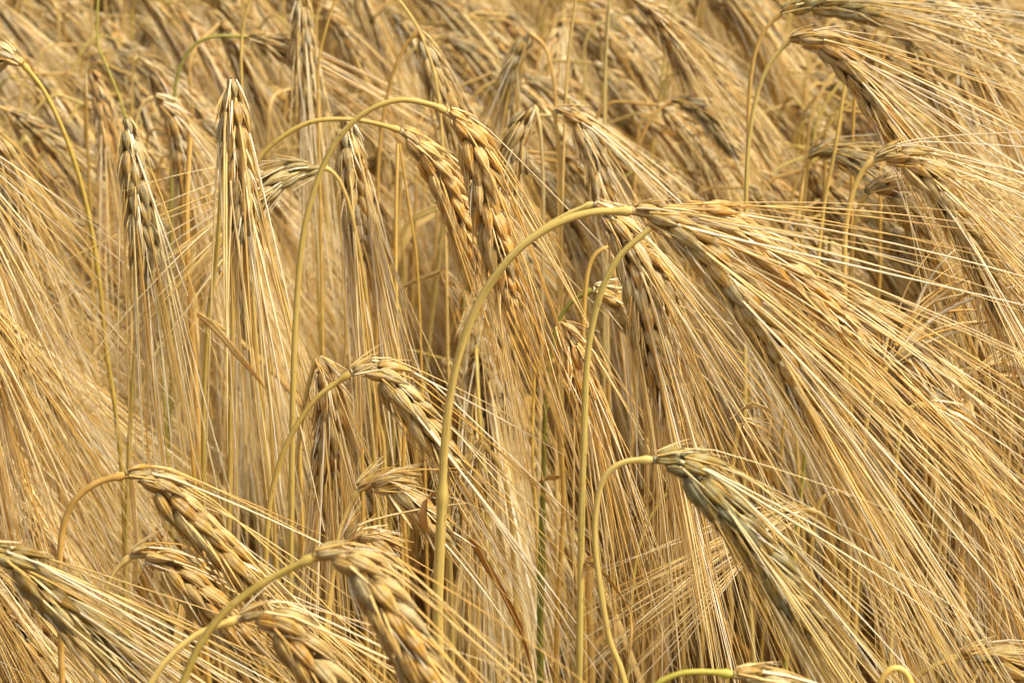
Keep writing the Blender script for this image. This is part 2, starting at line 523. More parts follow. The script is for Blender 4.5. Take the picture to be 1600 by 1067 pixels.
# key, Y, stem pts, ear pts, options
H = [
 dict(k='the great arch', fol=0.0, n2=1.0, lab='tallest foreground arch, thick golden stalk with a dark joint, broad ear sweeping down right', Y=.85,
      s=[(688,1067),(684,950),(690,800),(696,680),(712,575),(745,480),(795,405),(855,357),(920,333),(988,330)],
      e=[(988,330),(1040,345),(1095,392),(1145,450),(1195,520),(1250,610),(1285,670)], sc=SO, ec=(.97,.95,.86), r=1.45, knot=770, sp=1.25, aw=.150, roll=.3),
 dict(k='the twin arched stalk', n2=.9, lab='thinner stalk curving alongside the great arch, its wide bristly ear hanging just right of centre', Y=.95,
      s=[(708,1067),(704,900),(699,760),(703,640),(722,535),(765,450),(825,375),(880,338),(928,318)],
      e=[(928,318),(958,345),(982,395),(998,455),(1012,520),(1030,590),(1042,640)], sc=SO, ec=PALE, sp=1.3, roll=-.5, aw=.14),
 dict(k='the olive stalk', fol=.05, fr=.15, n2=.25, lab='olive green stalk behind the great ear, plump golden ear reaching out above it', Y=.925,
      s=[(905,1067),(908,850),(912,700),(918,560),(935,470),(965,405),(1010,362),(1036,340),(1060,328)],
      e=[(1060,326),(1110,334),(1165,370),(1215,410),(1275,465),(1335,528)], sc=SG, ec=(1.22,1.08,.84), roll=.1, aw=.15, sp=1.35, r=1.3),
 dict(k='the small yellow hook', lab='yellow hooked stalk left of the olive stalk, its ear hidden behind the bristly ear', Y=1.0,
      s=[(915,1067),(909,800),(910,600),(913,480),(922,412),(945,388),(985,384)],
      e=[(985,384),(1015,405),(1032,460),(1042,530),(1050,590)], sc=SY, ec=GOLD, roll=.4),
 dict(k='the high round arch', fr=.25, lab='tall round arch upper centre, plump golden grains in a clear braid hanging down', Y=.98,
      s=[(452,1000),(455,830),(457,650),(462,500),(472,380),(490,300),(520,230),(565,180),(620,157),(670,163),(697,174)],
      e=[(697,174),(726,200),(746,250),(760,310),(773,370),(787,430),(797,470)], sc=SO, ec=(1.2,1.08,.86), r=1.2, roll=.05, sp=1.0, splay=1.25),
 dict(k='the flat wide arch', fr=.25, lab='flat wide arch reaching right under the high round arch, golden ear drooping at its end', Y=1.09,
      s=[(362,560),(366,420),(378,310),(402,252),(440,215),(490,190),(550,187),(590,194),(625,204)],
      e=[(625,204),(660,235),(688,275),(712,325),(733,372),(748,410)], sc=SO, ec=(1.2,1.08,.84), r=1.1, roll=-.1, splay=1.25),
 dict(k='the upright pale ear', fr=.7, n2=.35, lab='big ear hanging straight down upper left with thick pale whiskers draped over two dark rows', Y=1.04,
      s=[(318,800),(318,640),(325,500),(338,400),(348,250),(354,160),(361,124)],
      e=[(361,124),(364,165),(369,230),(377,300),(386,375)], sc=SG, ec=(.90,.89,.82), dys=.035, roll=.0, r=1.0, sp=1.1, thick=1.35, aw=.135, splay=1.15),
 dict(k='the grey hanging ear', fr=.7, n2=.35, lab='greyish ear hanging straight down left of the tallest whiskered ear', Y=1.08,
      s=[(196,900),(200,730),(212,500),(208,300),(200,220),(196,186)],
      e=[(196,186),(204,230),(213,300),(224,370),(233,440)], sc=SG, ec=(.84,.85,.80), dys=.035, roll=.1, thick=1.3, sp=1.0, splay=1.15),
 dict(k='the small white elbow', lab='small ear on a whitish elbow behind the grey hanging ear', Y=1.35,
      s=[(205,420),(206,260),(213,190),(224,163),(240,152)], e=[(240,152),(264,172),(278,215),(285,260),(292,310)], sc=ST, ec=PALE),
 dict(k='the left edge stalk', lab='green yellow stalk bending left out of the frame at the left edge', Y=1.15,
      s=[(196,900),(192,760),(180,640),(165,540),(154,430),(135,320),(105,220),(70,145),(36,100)],
      e=[(36,100),(12,88),(-12,108),(-30,150),(-42,210)], sc=(.88,.90,.52), ec=PALE, r=1.1),
 dict(k='the shaggy pale ear', lab='shaggy pale ear hanging straight beside the high round arch, grey whiskers', Y=1.12,
      s=[(590,800),(575,600),(558,420),(545,300),(535,220),(536,184)], e=[(536,184),(545,230),(554,290),(561,350),(568,405)], sc=SO, ec=(1.0,.98,.93), dys=.03, thick=1.2),
 dict(k='the left pointing ear', lab='short greenish grey ear pointing left, caught behind the high round arch', Y=1.1,
      s=[(590,640),(572,460),(553,350),(535,292),(517,267),(500,262)], e=[(500,262),(468,266),(435,285),(405,318)], sc=SY, ec=(.86,.88,.76), aw=.10, r=.9, sp=1.4),
 dict(k='the high centre ear', fr=.3, lab='ear with round golden grains hanging from a brown hook near the top centre', Y=1.32,
      s=[(588,560),(590,300),(597,200),(610,130),(630,78),(652,50)], e=[(652,50),(668,82),(680,120),(696,165),(716,215)], sc=SB, ec=GOLD, roll=.05, splay=1.2),
 dict(k='the brown crook', lab='grey ear folded left from a thin brown crook, top centre', Y=1.5,
      s=[(872,620),(873,320),(868,160),(862,110),(850,72),(828,52)], e=[(828,52),(812,80),(802,118),(796,165)], sc=SB, ec=GREY),
 dict(k='the pale crook', lab='drooping ear folded left from a very pale straight stalk above centre', Y=1.22,
      s=[(838,820),(845,600),(849,350),(848,260),(843,195),(834,165)], e=[(834,165),(815,195),(803,245),(795,300)], sc=ST, ec=(.86,.82,.72), sp=1.2),
 dict(k='the lean dark ear', lab='lean ear leaning down right beside the pale crook, dark underside', Y=1.22,
      s=[(878,720),(877,400),(875,250),(868,190),(866,172)], e=[(866,172),(898,186),(923,232),(938,285),(952,335)], sc=SY, ec=PALE, sp=1.4),
 dict(k='the lone grey ear', lab='bare grey ear with hardly any whiskers, on a thin brown hook, upper right of centre', Y=1.5,
      s=[(992,520),(991,330),(993,260),(1002,218),(1022,180),(1050,157)], e=[(1050,157),(1085,168),(1117,200),(1152,240)], sc=SB, ec=(.62,.62,.60), keep=.12, aw=.05, roll=.05),
 dict(k='the upper right plume', n2=1.0, lab='long full ear sweeping down right across the upper right, wide sheet of whiskers', Y=1.1,
      s=[(1164,620),(1164,400),(1168,250),(1180,160),(1200,105),(1234,62)], e=[(1234,60),(1275,65),(1320,100),(1362,150),(1398,200),(1428,245)], sc=SO, ec=(.98,.90,.74), sp=1.8, aw=.15, r=1.0),
 dict(k='the top right stalk', lab='greenish ear lying almost level at the top edge on a brown hooked stalk', Y=1.2,
      s=[(1165,600),(1163,420),(1168,250),(1172,130),(1188,60),(1220,20)], e=[(1220,20),(1258,8),(1310,10),(1375,26)], sc=SB, ec=(.78,.80,.66), sp=1.3),
 dict(k='the right hand plume', n2=.9, lab='greenish white ear arching down right above the right edge, tip in shadow', Y=1.0,
      s=[(1316,900),(1318,700),(1320,520),(1320,380),(1330,310),(1348,268),(1366,250)], e=[(1366,250),(1402,244),(1440,268),(1480,320),(1512,375),(1545,440),(1565,485)], sc=SY, ec=(1.0,.98,.86), sp=1.5, aw=.14, r=1.15),
 dict(k='the blurred level ear', lab='short dark ear lying level behind stalks above the right hand plume', Y=1.28,
      s=[(1248,560),(1252,380),(1258,300),(1264,246)], e=[(1264,246),(1290,236),(1320,248),(1350,270)], sc=SY, ec=(.70,.70,.62), aw=.08),
 dict(k='the nodding small ear', lab='small nodding ear tucked below the right hand plume on a twin stalk', Y=1.1,
      s=[(1328,900),(1330,560),(1331,420),(1338,340),(1353,302)], e=[(1353,302),(1382,292),(1412,318),(1436,365),(1452,410)], sc=SY, ec=(.95,.92,.80)),
 dict(k='the top edge ear', lab='long ear cut by the top edge, slanting down right near the right corner', Y=1.3,
      s=[(1330,400),(1335,160),(1362,60),(1400,18),(1445,2)], e=[(1445,2),(1475,16),(1502,60),(1530,110),(1562,160)], sc=SB, ec=PALE, sp=1.5),
 dict(k='the corner ear', lab='soft focus ear half hidden behind the upper right plume, slanting right', Y=1.42,
      s=[(1375,420),(1376,200),(1380,90),(1390,52)], e=[(1390,52),(1420,62),(1445,108),(1472,160),(1500,205)], sc=SB, ec=(.85,.80,.68), sp=1.3),
 dict(k='the top middle ear', lab='long dark edged ear dropping in from the top edge right of centre', Y=1.5,
      s=[(944,500),(946,180),(948,40),(960,-8),(985,-4)], e=[(985,-4),(1020,22),(1050,68),(1082,122)], sc=(.85,.86,.80), ec=(.86,.78,.62), sp=1.6),
 dict(k='the top left column', lab='straight dark ear hanging from the top edge left of centre', Y=1.4,
      s=[(500,520),(492,250),(488,60),(480,-30),(470,-12)], e=[(470,-12),(473,40),(477,100),(482,165)], sc=SO, ec=(.80,.77,.68), dys=.03),
 dict(k='the green hook', lab='thin green hooked stalk at upper left whose small dark ear points right', Y=1.4,
      s=[(268,420),(268,230),(272,155),(280,110),(300,75),(332,58),(386,58)], e=[(386,58),(416,64),(442,80),(468,98)], sc=(.52,.64,.34), ec=(.84,.74,.56)),
 dict(k='the faint slanting ear', lab='faint slanting ear behind the straight dark ear at the top edge', Y=1.7,
      s=[(515,400),(498,150),(494,40),(500,12)], e=[(500,12),(526,38),(550,78),(568,110)], sc=SY, ec=(.85,.76,.6)),
 dict(k='the reddish ear', lab='reddish blurred ear hanging straight above the grey hanging ear', Y=1.5,
      s=[(150,600),(140,300),(134,150),(140,112)], e=[(140,112),(155,150),(162,200),(166,255)], sc=SY, ec=(.80,.66,.48), dys=.03),
 dict(k='the twisted top ear', lab='blurred dark ear beneath the green hook, bristles spraying right', Y=1.6,
      s=[(205,500),(206,240),(208,110),(216,90)], e=[(216,90),(234,104),(252,140),(266,180)], sc=SY, ec=(.74,.66,.52), sp=1.6),
 dict(k='the middle slanting ear', fr=.5, fol=.6, lab='full ear slanting right in the middle left, ashen husks near a gold stalk bow', Y=.93,
      s=[(412,1000),(418,820),(432,740),(455,680),(495,622),(548,583)], e=[(548,583),(585,578),(615,606),(650,648),(682,692),(712,735)], sc=SO, ec=(.96,.94,.84), r=1.1, sp=1.1, roll=-.3, splay=1.15),
 dict(k='the chaffy ear', lab='dark straight ear with a tuft of white chaff on top, beside the middle slanting ear', Y=1.02,
      s=[(446,1000),(450,850),(459,760),(468,680),(480,610),(494,560)], e=[(494,560),(508,590),(514,645),(512,700),(508,755)], sc=PALE, ec=(.84,.74,.56), tuft=1, roll=.1),
 dict(k='the broken ear', lab='stubby broken ear with split husks, low centre left, touching the great arch', Y=.93,
      s=[(505,1067),(525,860),(540,805),(560,765)], e=[(560,765),(596,753),(628,772),(662,805),(690,838)], sc=SY, ec=(.94,.92,.82), keep=.25, aw=.05, r=.9, tuft=1),
 dict(k='the tufted stub', lab='tiny tufted ear top peeping over the low foreground ear', Y=.9,
      s=[(500,1067),(515,930),(528,870),(540,848)], e=[(540,848),(560,834),(584,850),(606,880)], sc=SY, ec=(.95,.88,.74), keep=.4, aw=.07, r=.9, tuft=1),
 dict(k='the lower left arch', fr=.4, fol=.5, lab='ochre stalk arching at lower left, long plaited ear running down right', Y=.85,
      s=[(97,1067),(93,930),(96,840),(113,787),(150,755),(196,742)], e=[(196,742),(236,748),(276,788),(320,830),(366,880),(412,935)], sc=SB, ec=(.98,.95,.82), r=1.2, sp=.95, roll=-.2, splay=1.1),
 dict(k='the bottom left ear', lab='large grey green ear filling the bottom left corner, long straight whiskers', Y=.80,
      s=[(-80,1100),(-78,950),(-62,880),(-34,856)], e=[(-34,856),(18,876),(60,915),(106,958),(160,1005),(215,1050)], sc=SO, ec=(.60,.62,.48), sp=1.3, aw=.16, r=1.2, roll=.3, n2=.9, thick=1.1),
 dict(k='the half buried ear', fr=.4, fol=.5, lab='golden ear half buried under whiskers between the lower left arch and the corner ear', Y=.88,
      s=[(150,1067),(158,960),(175,900),(205,868)], e=[(205,868),(242,868),(276,898),(312,932),(352,975),(392,1018)], sc=SY, ec=(1.05,.97,.76), sp=1.0, splay=1.2),
 dict(k='the low centre ear', fr=.35, fol=.6, lab='nearest and largest ear, thick plaited grains running off the bottom edge left of centre', Y=.70,
      s=[(262,1120),(285,1067),(312,1008),(352,955),(412,910),(490,870)], e=[(490,870),(540,872),(580,918),(620,980),(660,1042),(702,1110)], sc=(.86,.90,.62), ec=(1.02,.95,.76), r=1.25, roll=-.15, sp=1.25, splay=1.2),
 dict(k='the low yellow stalk', fr=.35, fol=.6, lab='bright yellow stalk crossing low left, blunt pale ear at the bottom edge', Y=.74,
      s=[(215,1110),(236,1067),(262,1030),(310,990),(372,967)], e=[(372,967),(420,963),(454,1000),(492,1045),(535,1100)], sc=(1.2,1.15,.8), ec=(1.0,.95,.80), r=1.1, roll=-.3, splay=1.2),
 dict(k='the blue grey ear', fr=.9, n2=.8, fol=.5, lab='blue grey ear arching down right at lower right of centre on a slim bent stalk', Y=.80,
      s=[(985,1120),(972,1050),(953,1000),(940,930),(930,850),(932,790),(945,745),(975,722),(1020,718)],
      e=[(1020,718),(1066,724),(1106,768),(1150,820),(1190,872),(1230,932),(1262,985)], sc=(.96,.94,.68), ec=(.60,.66,.58), r=1.05, roll=-.35, sp=1.1, aw=.14),
 dict(k='the thin tufted ear', lab='thin ear with white tuft on a straight pale stalk left of the olive stalk', Y=1.0,
      s=[(915,1067),(903,930),(886,800),(874,700),(869,600),(873,505)], e=[(873,500),(892,530),(904,575),(912,625)], sc=ST, ec=(1.05,.92,.74), tuft=1, r=.95, aw=.12),
 dict(k='the green caught ear', lab='small pale ear on a bright green stalk caught behind the small yellow hook', Y=1.03,
      s=[(848,900),(852,640),(868,520),(890,475),(925,452)], e=[(925,452),(958,466),(985,498)], sc=SV, ec=(1.05,1.05,.86), tuft=1, keep=.5),
 dict(k='the bottom right ear', lab='pale ear entering the bottom right corner, swollen greyish grains', Y=.86,
      s=[(1380,1140),(1405,1085),(1450,1045),(1500,1025)], e=[(1500,1025),(1545,1026),(1590,1046),(1640,1076)], sc=SO, ec=(.92,.93,.84)),
 dict(k='the bottom hoop', lab='small yellow hoop of stalk at the bottom edge right', Y=.73,
      s=[(1364,1130),(1371,1082),(1379,1060),(1389,1047),(1401,1043),(1413,1048),(1421,1062),(1426,1085)], e=[(1426,1085),(1432,1115),(1440,1160),(1446,1210)], sc=(1.1,1.0,.66), ec=PALE, r=1.1),
 dict(k='the bottom green arch', lab='bright green flat arch just rising over the bottom edge right of centre', Y=.73,
      s=[(985,1130),(1020,1075),(1058,1053),(1100,1049),(1145,1053)], e=[(1145,1053),(1185,1062),(1225,1095),(1262,1140)], sc=(.72,.86,.36), ec=(1.02,.98,.8), r=1.1),
 dict(k='the frayed little ear', lab='frayed little ear among whiskers below the great ear', Y=1.02,
      s=[(1140,900),(1143,760),(1149,700),(1156,660)], e=[(1156,657),(1174,682),(1186,720),(1196,762)], sc=SY, ec=(1.05,.95,.74), tuft=1, keep=.6),
 dict(k='the veiled ear', n2=.9, lab='pale ear veiled by the whiskers of the great ear toward the right', Y=1.0,
      s=[(1318,1000),(1320,760),(1322,600),(1326,500),(1338,474)], e=[(1338,474),(1375,492),(1412,542),(1450,610),(1490,690)], sc=SY, ec=PALE, sp=1.3),
 dict(k='the upturned fan', lab='upturned ear at the right whose white whiskers fan up and right', Y=.99,
      s=[(1340,900),(1350,700),(1365,610),(1385,572)], e=[(1385,572),(1396,556),(1408,540),(1421,524)], sc=SY, ec=PALE, sp=3.6, aw=.048, drift=(.75,0,-.25), thick=1.9, fr=1, n2=.3, splay=2.0),
 dict(k='the right edge ear', lab='whitish ear leaving the right edge on a dark slanting stalk', Y=1.02,
      s=[(1400,900),(1432,720),(1478,650),(1530,584)], e=[(1530,584),(1568,576),(1612,592),(1650,630)], sc=SB, ec=PALE, tuft=1),
 dict(k='the bent hollow stalk', lab='bent whitish stalk low centre whose ear hides behind its bow', Y=1.0,
      s=[(808,1067),(804,900),(797,800),(782,732),(752,690)], e=[(752,690),(742,705),(738,740),(742,780)], sc=(1.05,1.02,.8), ec=(.9,.8,.6), keep=.3, aw=.08),
 dict(k='the left whisker curtain', lab='plant outside the left edge whose whisker curtain falls into view halfway down', Y=1.08,
      s=[(-190,700),(-192,420),(-185,240),(-160,180),(-128,176)], e=[(-128,176),(-95,200),(-62,260),(-35,330),(-14,400)], sc=SO, ec=PALE, sp=1.5, aw=.15, n2=1.0),
 dict(k='the second left curtain', lab='plant outside the left edge whose pale whiskers fall across the lower left', Y=1.04,
      s=[(-150,900),(-155,640),(-148,480),(-120,420),(-92,415)], e=[(-92,415),(-66,440),(-40,500),(-22,560),(-10,620)], sc=SO, ec=PALE, sp=1.4, aw=.15, n2=1.0),
 dict(k='the steep left curtain', lab='plant at the left edge, long steep whiskers above the left edge stalk foot', Y=1.22,
      s=[(-70,640),(-72,420),(-66,250),(-48,200),(-26,196)], e=[(-26,196),(-5,220),(12,270),(26,325),(36,380)], sc=SB, ec=(.9,.86,.74), sp=1.4, aw=.15, n2=1.0),
 dict(k='the right whisker sheet', lab='ear lost in the bright whisker sheet at the right, halfway down', Y=.98,
      s=[(1392,1000),(1396,800),(1404,690),(1420,640),(1446,632)], e=[(1446,632),(1474,650),(1502,700),(1526,760),(1546,820)], sc=SO, ec=PALE, sp=1.5, aw=.15, n2=1.0),
 dict(k='the lower right sheet', lab='ear sunk in whiskers low right, under the tip of the great arch ear', Y=1.0,
      s=[(1262,1067),(1266,900),(1272,820),(1286,778),(1310,770)], e=[(1310,770),(1334,786),(1356,830),(1374,885),(1388,940)], sc=SY, ec=(.9,.86,.74), sp=1.3, aw=.15, n2=1.0),
 dict(k='the left leaning sheet', lab='hidden ear low right of centre whose whiskers run down left, against all the others', Y=1.0,
      s=[(1305,1067),(1310,940),(1300,850),(1285,806),(1262,796)], e=[(1262,796),(1232,802),(1202,822),(1170,846)], sc=SY, ec=(.86,.80,.66), sp=1.5, aw=.10, n2=.8, drift=(-.1,0,.05)),
]
# bare or snapped stalks: key phrase, label, Y, pts, colour, radius
BARE = [
 ('pointed amber stalk standing upright between the two whiskered hanging ears', 1.1, [(318,900),(308,640),(296,450),(292,330),(297,215)], (1.12,.92,.62), 1.5),
 ('snapped upright yellow stalk under the flat wide arch', 1.16, [(628,800),(622,560),(618,400),(621,225)], (1.1,.98,.66), 1.1),
 ('slim stalk leaning from the snapped yellow stalk to the right', 1.18, [(660,620),(652,420),(640,330),(624,225)], (.95,.82,.5), .8),
 ('grey stalk rising to the top edge right of centre', 1.35, [(950,560),(946,300),(944,150),(955,-40)], (.86,.86,.78), .9),
 ('tan stalk crossing the top centre beside the brown crook', 1.3, [(872,520),(882,200),(888,90),(905,-40)], (.95,.88,.72), .95),
 ('pale stalk rising to the top edge behind the tallest whiskered ear', 1.25, [(395,420),(380,180),(378,60),(398,-30)], (1.05,1.02,.8), .9),
 ('long stalk rising beside the straight dark top ear', 1.3, [(506,640),(500,300),(497,120),(508,50),(535,-30)], (1.05,.98,.75), .9),
 ('green yellow stalk at the far upper left leaning right', 1.4, [(225,330),(195,180),(165,100),(152,60),(155,-40)], (.72,.84,.4), .9),
 ('straight pale stalk meeting the high centre ear from the top edge', 1.3, [(700,560),(690,200),(660,60),(600,-30)], (1.06,1.0,.78), .9),
 ('thick tan stalk standing low centre beside the olive stalk', .98, [(925,1100),(923,1000),(920,930),(922,870)], (1.0,.88,.66), 2.0),
 ('broad slanting stalk behind stalks above the nodding small ear', 1.2, [(1270,520),(1285,340),(1305,230),(1322,120)], (1.04,.98,.68), 1.15),
 ('thin stalk curving up to the left above the blurred level ear', 1.3, [(1232,520),(1240,380),(1262,250),(1300,190),(1345,150)], (.9,.84,.5), .8),
 ('thin yellow stalk right behind the bent hollow stalk', 1.1, [(846,1067),(838,820),(832,700),(836,560)], (1.1,1.05,.6), .9),
 ('deep green young stalk in the gap low centre', 1.08, [(842,1067),(843,900),(846,800),(850,700)], (.22,.46,.12), 1.1),
 ('slanting olive stalk low right of centre', 1.0, [(980,1067),(990,900),(1010,820),(1042,770)], (.8,.84,.5), .9),
 ('green stalk glimpsed through whiskers low right', 1.1, [(1225,1067),(1240,860),(1255,740),(1262,660)], (.5,.7,.25), .8),
 ('yellow stalk standing deep in the left half', 1.12, [(440,1067),(432,900),(425,700),(420,560)], (1.05,.95,.6), 1.0),
 ('yellow gold stalk left of the olive stalk running straight down to the bottom edge', .97, [(868,1067),(872,930),(880,800),(878,700)], (1.12,1.0,.66), 1.2),
 ('broad golden stalk standing between the thick tan stalk and the blue grey ear', 1.02, [(962,1067),(958,900),(952,760),(950,600)], (1.1,.98,.66), 1.2),
 ('thin gold stalk low centre just right of the great arch foot', 1.0, [(742,1067),(748,940),(752,820),(748,700)], (1.08,.96,.62), .9),
 ('pale gold stalk behind the chaffy ear, left side', 1.06, [(470,1067),(474,900),(470,760),(466,640)], (1.12,1.02,.7), 1.1),
 ('gold stalk standing under the bow of the middle slanting ear', 1.0, [(575,1067),(572,960),(568,860),(566,700)], (1.1,.96,.6), 1.0),
 ('deep gold stalk behind the tufted stub at its right', 1.03, [(640,1067),(636,900),(630,780),(632,640)], (1.05,.86,.52), 1.2),
 ('orange stalk deep behind the half buried ear', 1.06, [(325,1067),(318,940),(312,860),(300,700)], (1.1,.9,.5), 1.2),
]


def to_ground(p0, d0, rs):
    """carry a stalk on from its lowest traced point down to the soil, straightening as it goes"""
    d = unit(d0)
    h = p0[2]
    pts = []
    dx = np.clip(d[0] / max(-d[2], .2), -1.2, 1.2)
    x, y = p0[0], p0[1]
    lx = x + dx * .05 + rs.normal(0, .01)
    ly = y + rs.normal(0, .012)
    pts = [np.array([x + dx * .03, y, h - .04]), np.array([lx, y, h * .72]), np.array([lx + rs.normal(0, .006), ly, h * .4]), np.array([lx + rs.normal(0, .006), ly, 0.0])]
    return pts[::-1]


def trace_stem(s, Y, dys, rs, e0=None):
    P = [at(x, y, Y + dys * min(1, (i and (1 - i / (len(s) - 1))) if i else 1)) for i, (x, y) in enumerate(s)]
    pts = to_ground(P[0], P[0] - P[1], rs) + P
    path, L = smooth(pts, .0018)
    return path


def protect(path, rad):
    x, y, z = project(path)
    for a, b, c in zip(x, y, z):
        if -50 < a < 1650 and -50 < b < 1120:
            PROT.append((a, b, c, rad))


N_SPLIT = 0
for hi, h in enumerate(H):
    rs = np.random.default_rng(1000 + hi)
    Y = h['Y']
    stem = trace_stem(h['s'], Y, h.get('dys', 0.0) , rs)
    ne = len(h['e'])
    dye = rs.uniform(-.012, .012) if not h.get('dys') else -.012
    E = [at(x, y, Y + dye * (i / (ne - 1))) for i, (x, y) in enumerate(h['e'])]
    E[0] = stem[-1]
    E, L = smooth(E, .002, 12)
    base = np.array([stem[0][0], stem[0][1], 0.0])
    root = empty('barley_plant', base, h['lab'], 'barley plant', HERO_G)
    stem = stem - base; E = E - base
    knots = ()
    if h.get('knot'):
        w_ = stem + base
        _, yy, _ = project(w_)
        Ls = np.concatenate([[0], np.cumsum(np.linalg.norm(np.diff(stem, axis=0), axis=1))])
        knots = (Ls[np.argmin(abs(yy - h['knot']))],)
    r = .00087 * h.get('r', 1.0)
    so = link('stem', stem_mb(stem, r * 1.25, r * .92, 12, knots=knots).mesh('stem', [M_STEM]), root, h['sc'])
    pos, ax, rad, scl, TT = grain_frames(E, h.get('roll', rs.normal(0, .4)), rs, splay=h.get('splay', 1.0))
    mb = MB(); rachis(mb, E)
    split = Y < 1.13
    if not split:
        add_grains(mb, pos, ax, rad, scl, 8, 8, rs)
    ear = link('ear', mb.mesh('ear', [M_GRAIN]), root, h['ec'])
    if split:
        for i in range(len(pos)):
            Zv = ax[i]; Xv = unit(rad[i] - Zv * np.dot(rad[i], Zv)); Yv = np.cross(Zv, Xv)
            mt = Matrix(((Xv[0], Yv[0], Zv[0], pos[i][0]), (Xv[1], Yv[1], Zv[1], pos[i][1]), (Xv[2], Yv[2], Zv[2], pos[i][2]), (0, 0, 0, 1)))
            go = bpy.data.objects.new('grain', GRAIN_MESH[rs.integers(5)])
            COL.objects.link(go)
            go.parent = ear
            s_ = float(scl[i])
            go.matrix_local = mt @ Matrix.Diagonal((s_ * rs.uniform(.9, 1.12), s_ * rs.uniform(.9, 1.12), s_, 1))
            k = 1 + rs.normal(0, .05)
            go.color = (h['ec'][0] * k, h['ec'][1] * k, h['ec'][2] * k, 1)
            N_SPLIT += 1
    mb = MB()
    add_awns(mb, pos, ax, rad, scl, TT, rs, 13, 4, h.get('aw', .125), h.get('sp', 1.0), h.get('thick', 1.0), drift=h.get('drift', (.03, 0, 0)), keep=h.get('keep', 1.0), follow=h.get('fol', .35), front=h.get('fr', 1.0))
    add_glumes(mb, pos, ax, rad, scl, TT, rs, 4, per=1 if h.get('fr', 1) < .6 else 2)
    if h.get('fr', 1) > .7 and h.get('keep', 1) == 1:
        add_awns(mb, pos, ax, rad, scl, TT, rs, 13, 4, h.get('aw', .125), h.get('sp', 1.0) * 1.1, h.get('thick', 1.0) * .85, drift=h.get('drift', (.03, 0, 0)), keep=h.get('n2', .65), follow=h.get('fol', .35))
    nb = 12
    if h.get('tuft'):
        add_glumes(mb, pos[:nb], unit(ax[:nb] + rad[:nb] * .25), rad[:nb], scl[:nb] * 1.3, TT[:nb], rs, 4, per=3)
    ac = tuple(k_ * (.68 + .32 * c_) for k_, c_ in zip((1.0, .975, .98), h['ec']))
    link('awns', mb.mesh('awns', [M_AWN]), ear, ac)
    protect(stem + base, 9); protect(E + base, 34)
    cx, cy, cz = project((E + base)[len(E) // 3])
    HEROES.append((cx, cy, cz, h['k']))
    if rs.uniform() < .5:
        i0 = int(len(stem) * .42)
        p0 = stem[i0]
        sx = rs.choice([-1, 1])
        path = [p0, p0 + [sx * .015, -.01, .03], p0 + [sx * .05, -.01, .03], p0 + [sx * .08, 0, -.03], p0 + [sx * .09, .01, -.10]]
        link('leaf', leaf_mb(path, .0045, rs.uniform(), rs.normal(0, 2)).mesh('leaf', [M_LEAF]), root, (1, .95, .85))

for bi, (lab, Y, s, colr, r) in enumerate(BARE):
    rs = np.random.default_rng(2000 + bi)
    stem = trace_stem(s, Y, 0, rs)
    base = np.array([stem[0][0], stem[0][1], 0.0])
    root = empty('barley_stalk', base, lab, 'barley stalk', 'bare barley stalks')
    stem = stem - base
    link('stem', stem_mb(stem, .00105 * r * 1.2, .00105 * r * .6, 10, collar=False, knots=(rs.uniform(.5, .7),)).mesh('stem', [M_STEM]), root, colr)
    i0 = int(len(stem) * .45)
    p0 = stem[i0]; sx = rs.choice([-1, 1])
    path = [p0, p0 + [sx * .012, 0, .04], p0 + [sx * .04, -.005, .05], p0 + [sx * .06, 0, -.01], p0 + [sx * .062, .01, -.09]]
    link('leaf', leaf_mb(path, .004, rs.uniform(), rs.normal(0, 2)).mesh('leaf', [M_LEAF]), root, (1, .92, .78))
    protect(stem + base, 6)

# loose dead leaves caught among the stalks
LEAVES = [
 ('dry twisted leaf blade slanting down right below the tallest whiskered ear', .95, [(308,490),(335,510),(365,545),(395,580),(418,612)], 7, .5),
 ('curled papery leaf hooked over the thick tan stalk low centre', .9, [(908,905),(915,880),(935,885),(960,915),(985,955),(988,1000),(978,1040)], 6.5, 2.2),
 ('short whitish leaf scrap lying level in the gap low centre', 1.02, [(832,758),(850,748),(872,745),(895,742)], 5, .5),
 ('rusty torn sheath clinging to the joint of the great arch', .855, [(688,772),(676,772),(664,785),(660,812),(672,835)], 9, .5),
 ('long orange brown leaf curling down right of the great arch', .98, [(735,840),(760,880),(790,930),(815,985),(835,1060)], 8, 1.2),
 ('pale arched leaf scrap beside the frayed little ear', 1.0, [(1140,655),(1158,640),(1182,632),(1212,645)], 5.5, .4),
 ('narrow leaf strip hanging lower left behind the lower left arch', 1.0, [(205,745),(210,790),(215,850),(212,920)], 6, .8),
 ('ribbon of dry leaf standing in the lower right gap', 1.08, [(1510,990),(1500,900),(1515,830),(1540,780)], 8, .6),
]
for li, (lab, Y, s, wpx, tw) in enumerate(LEAVES):
    P = np.array([at(x, y, Y + .004 * math.sin(i * 2)) for i, (x, y) in enumerate(s)])
    base = P[0].copy()
    rs = np.random.default_rng(3000 + li)
    me = leaf_mb(P - base, wpx / FPX * Y, rs.uniform(), tw, (1, -.2, 1)).mesh('dry_leaf', [M_LEAF])
    o = link('dry_leaf', me, None, (1.4, 1.5, 1.7) if li not in (1, 2, 5) else (1.12, 1.08, 1.05))
    if li in (3, 4): o.color = (1.0, .75, .55, 1)
    o.location = base
    o['label'] = lab; o['category'] = 'leaf'; o['group'] = 'dead leaves caught among the stalks'

PROT = np.array(PROT)

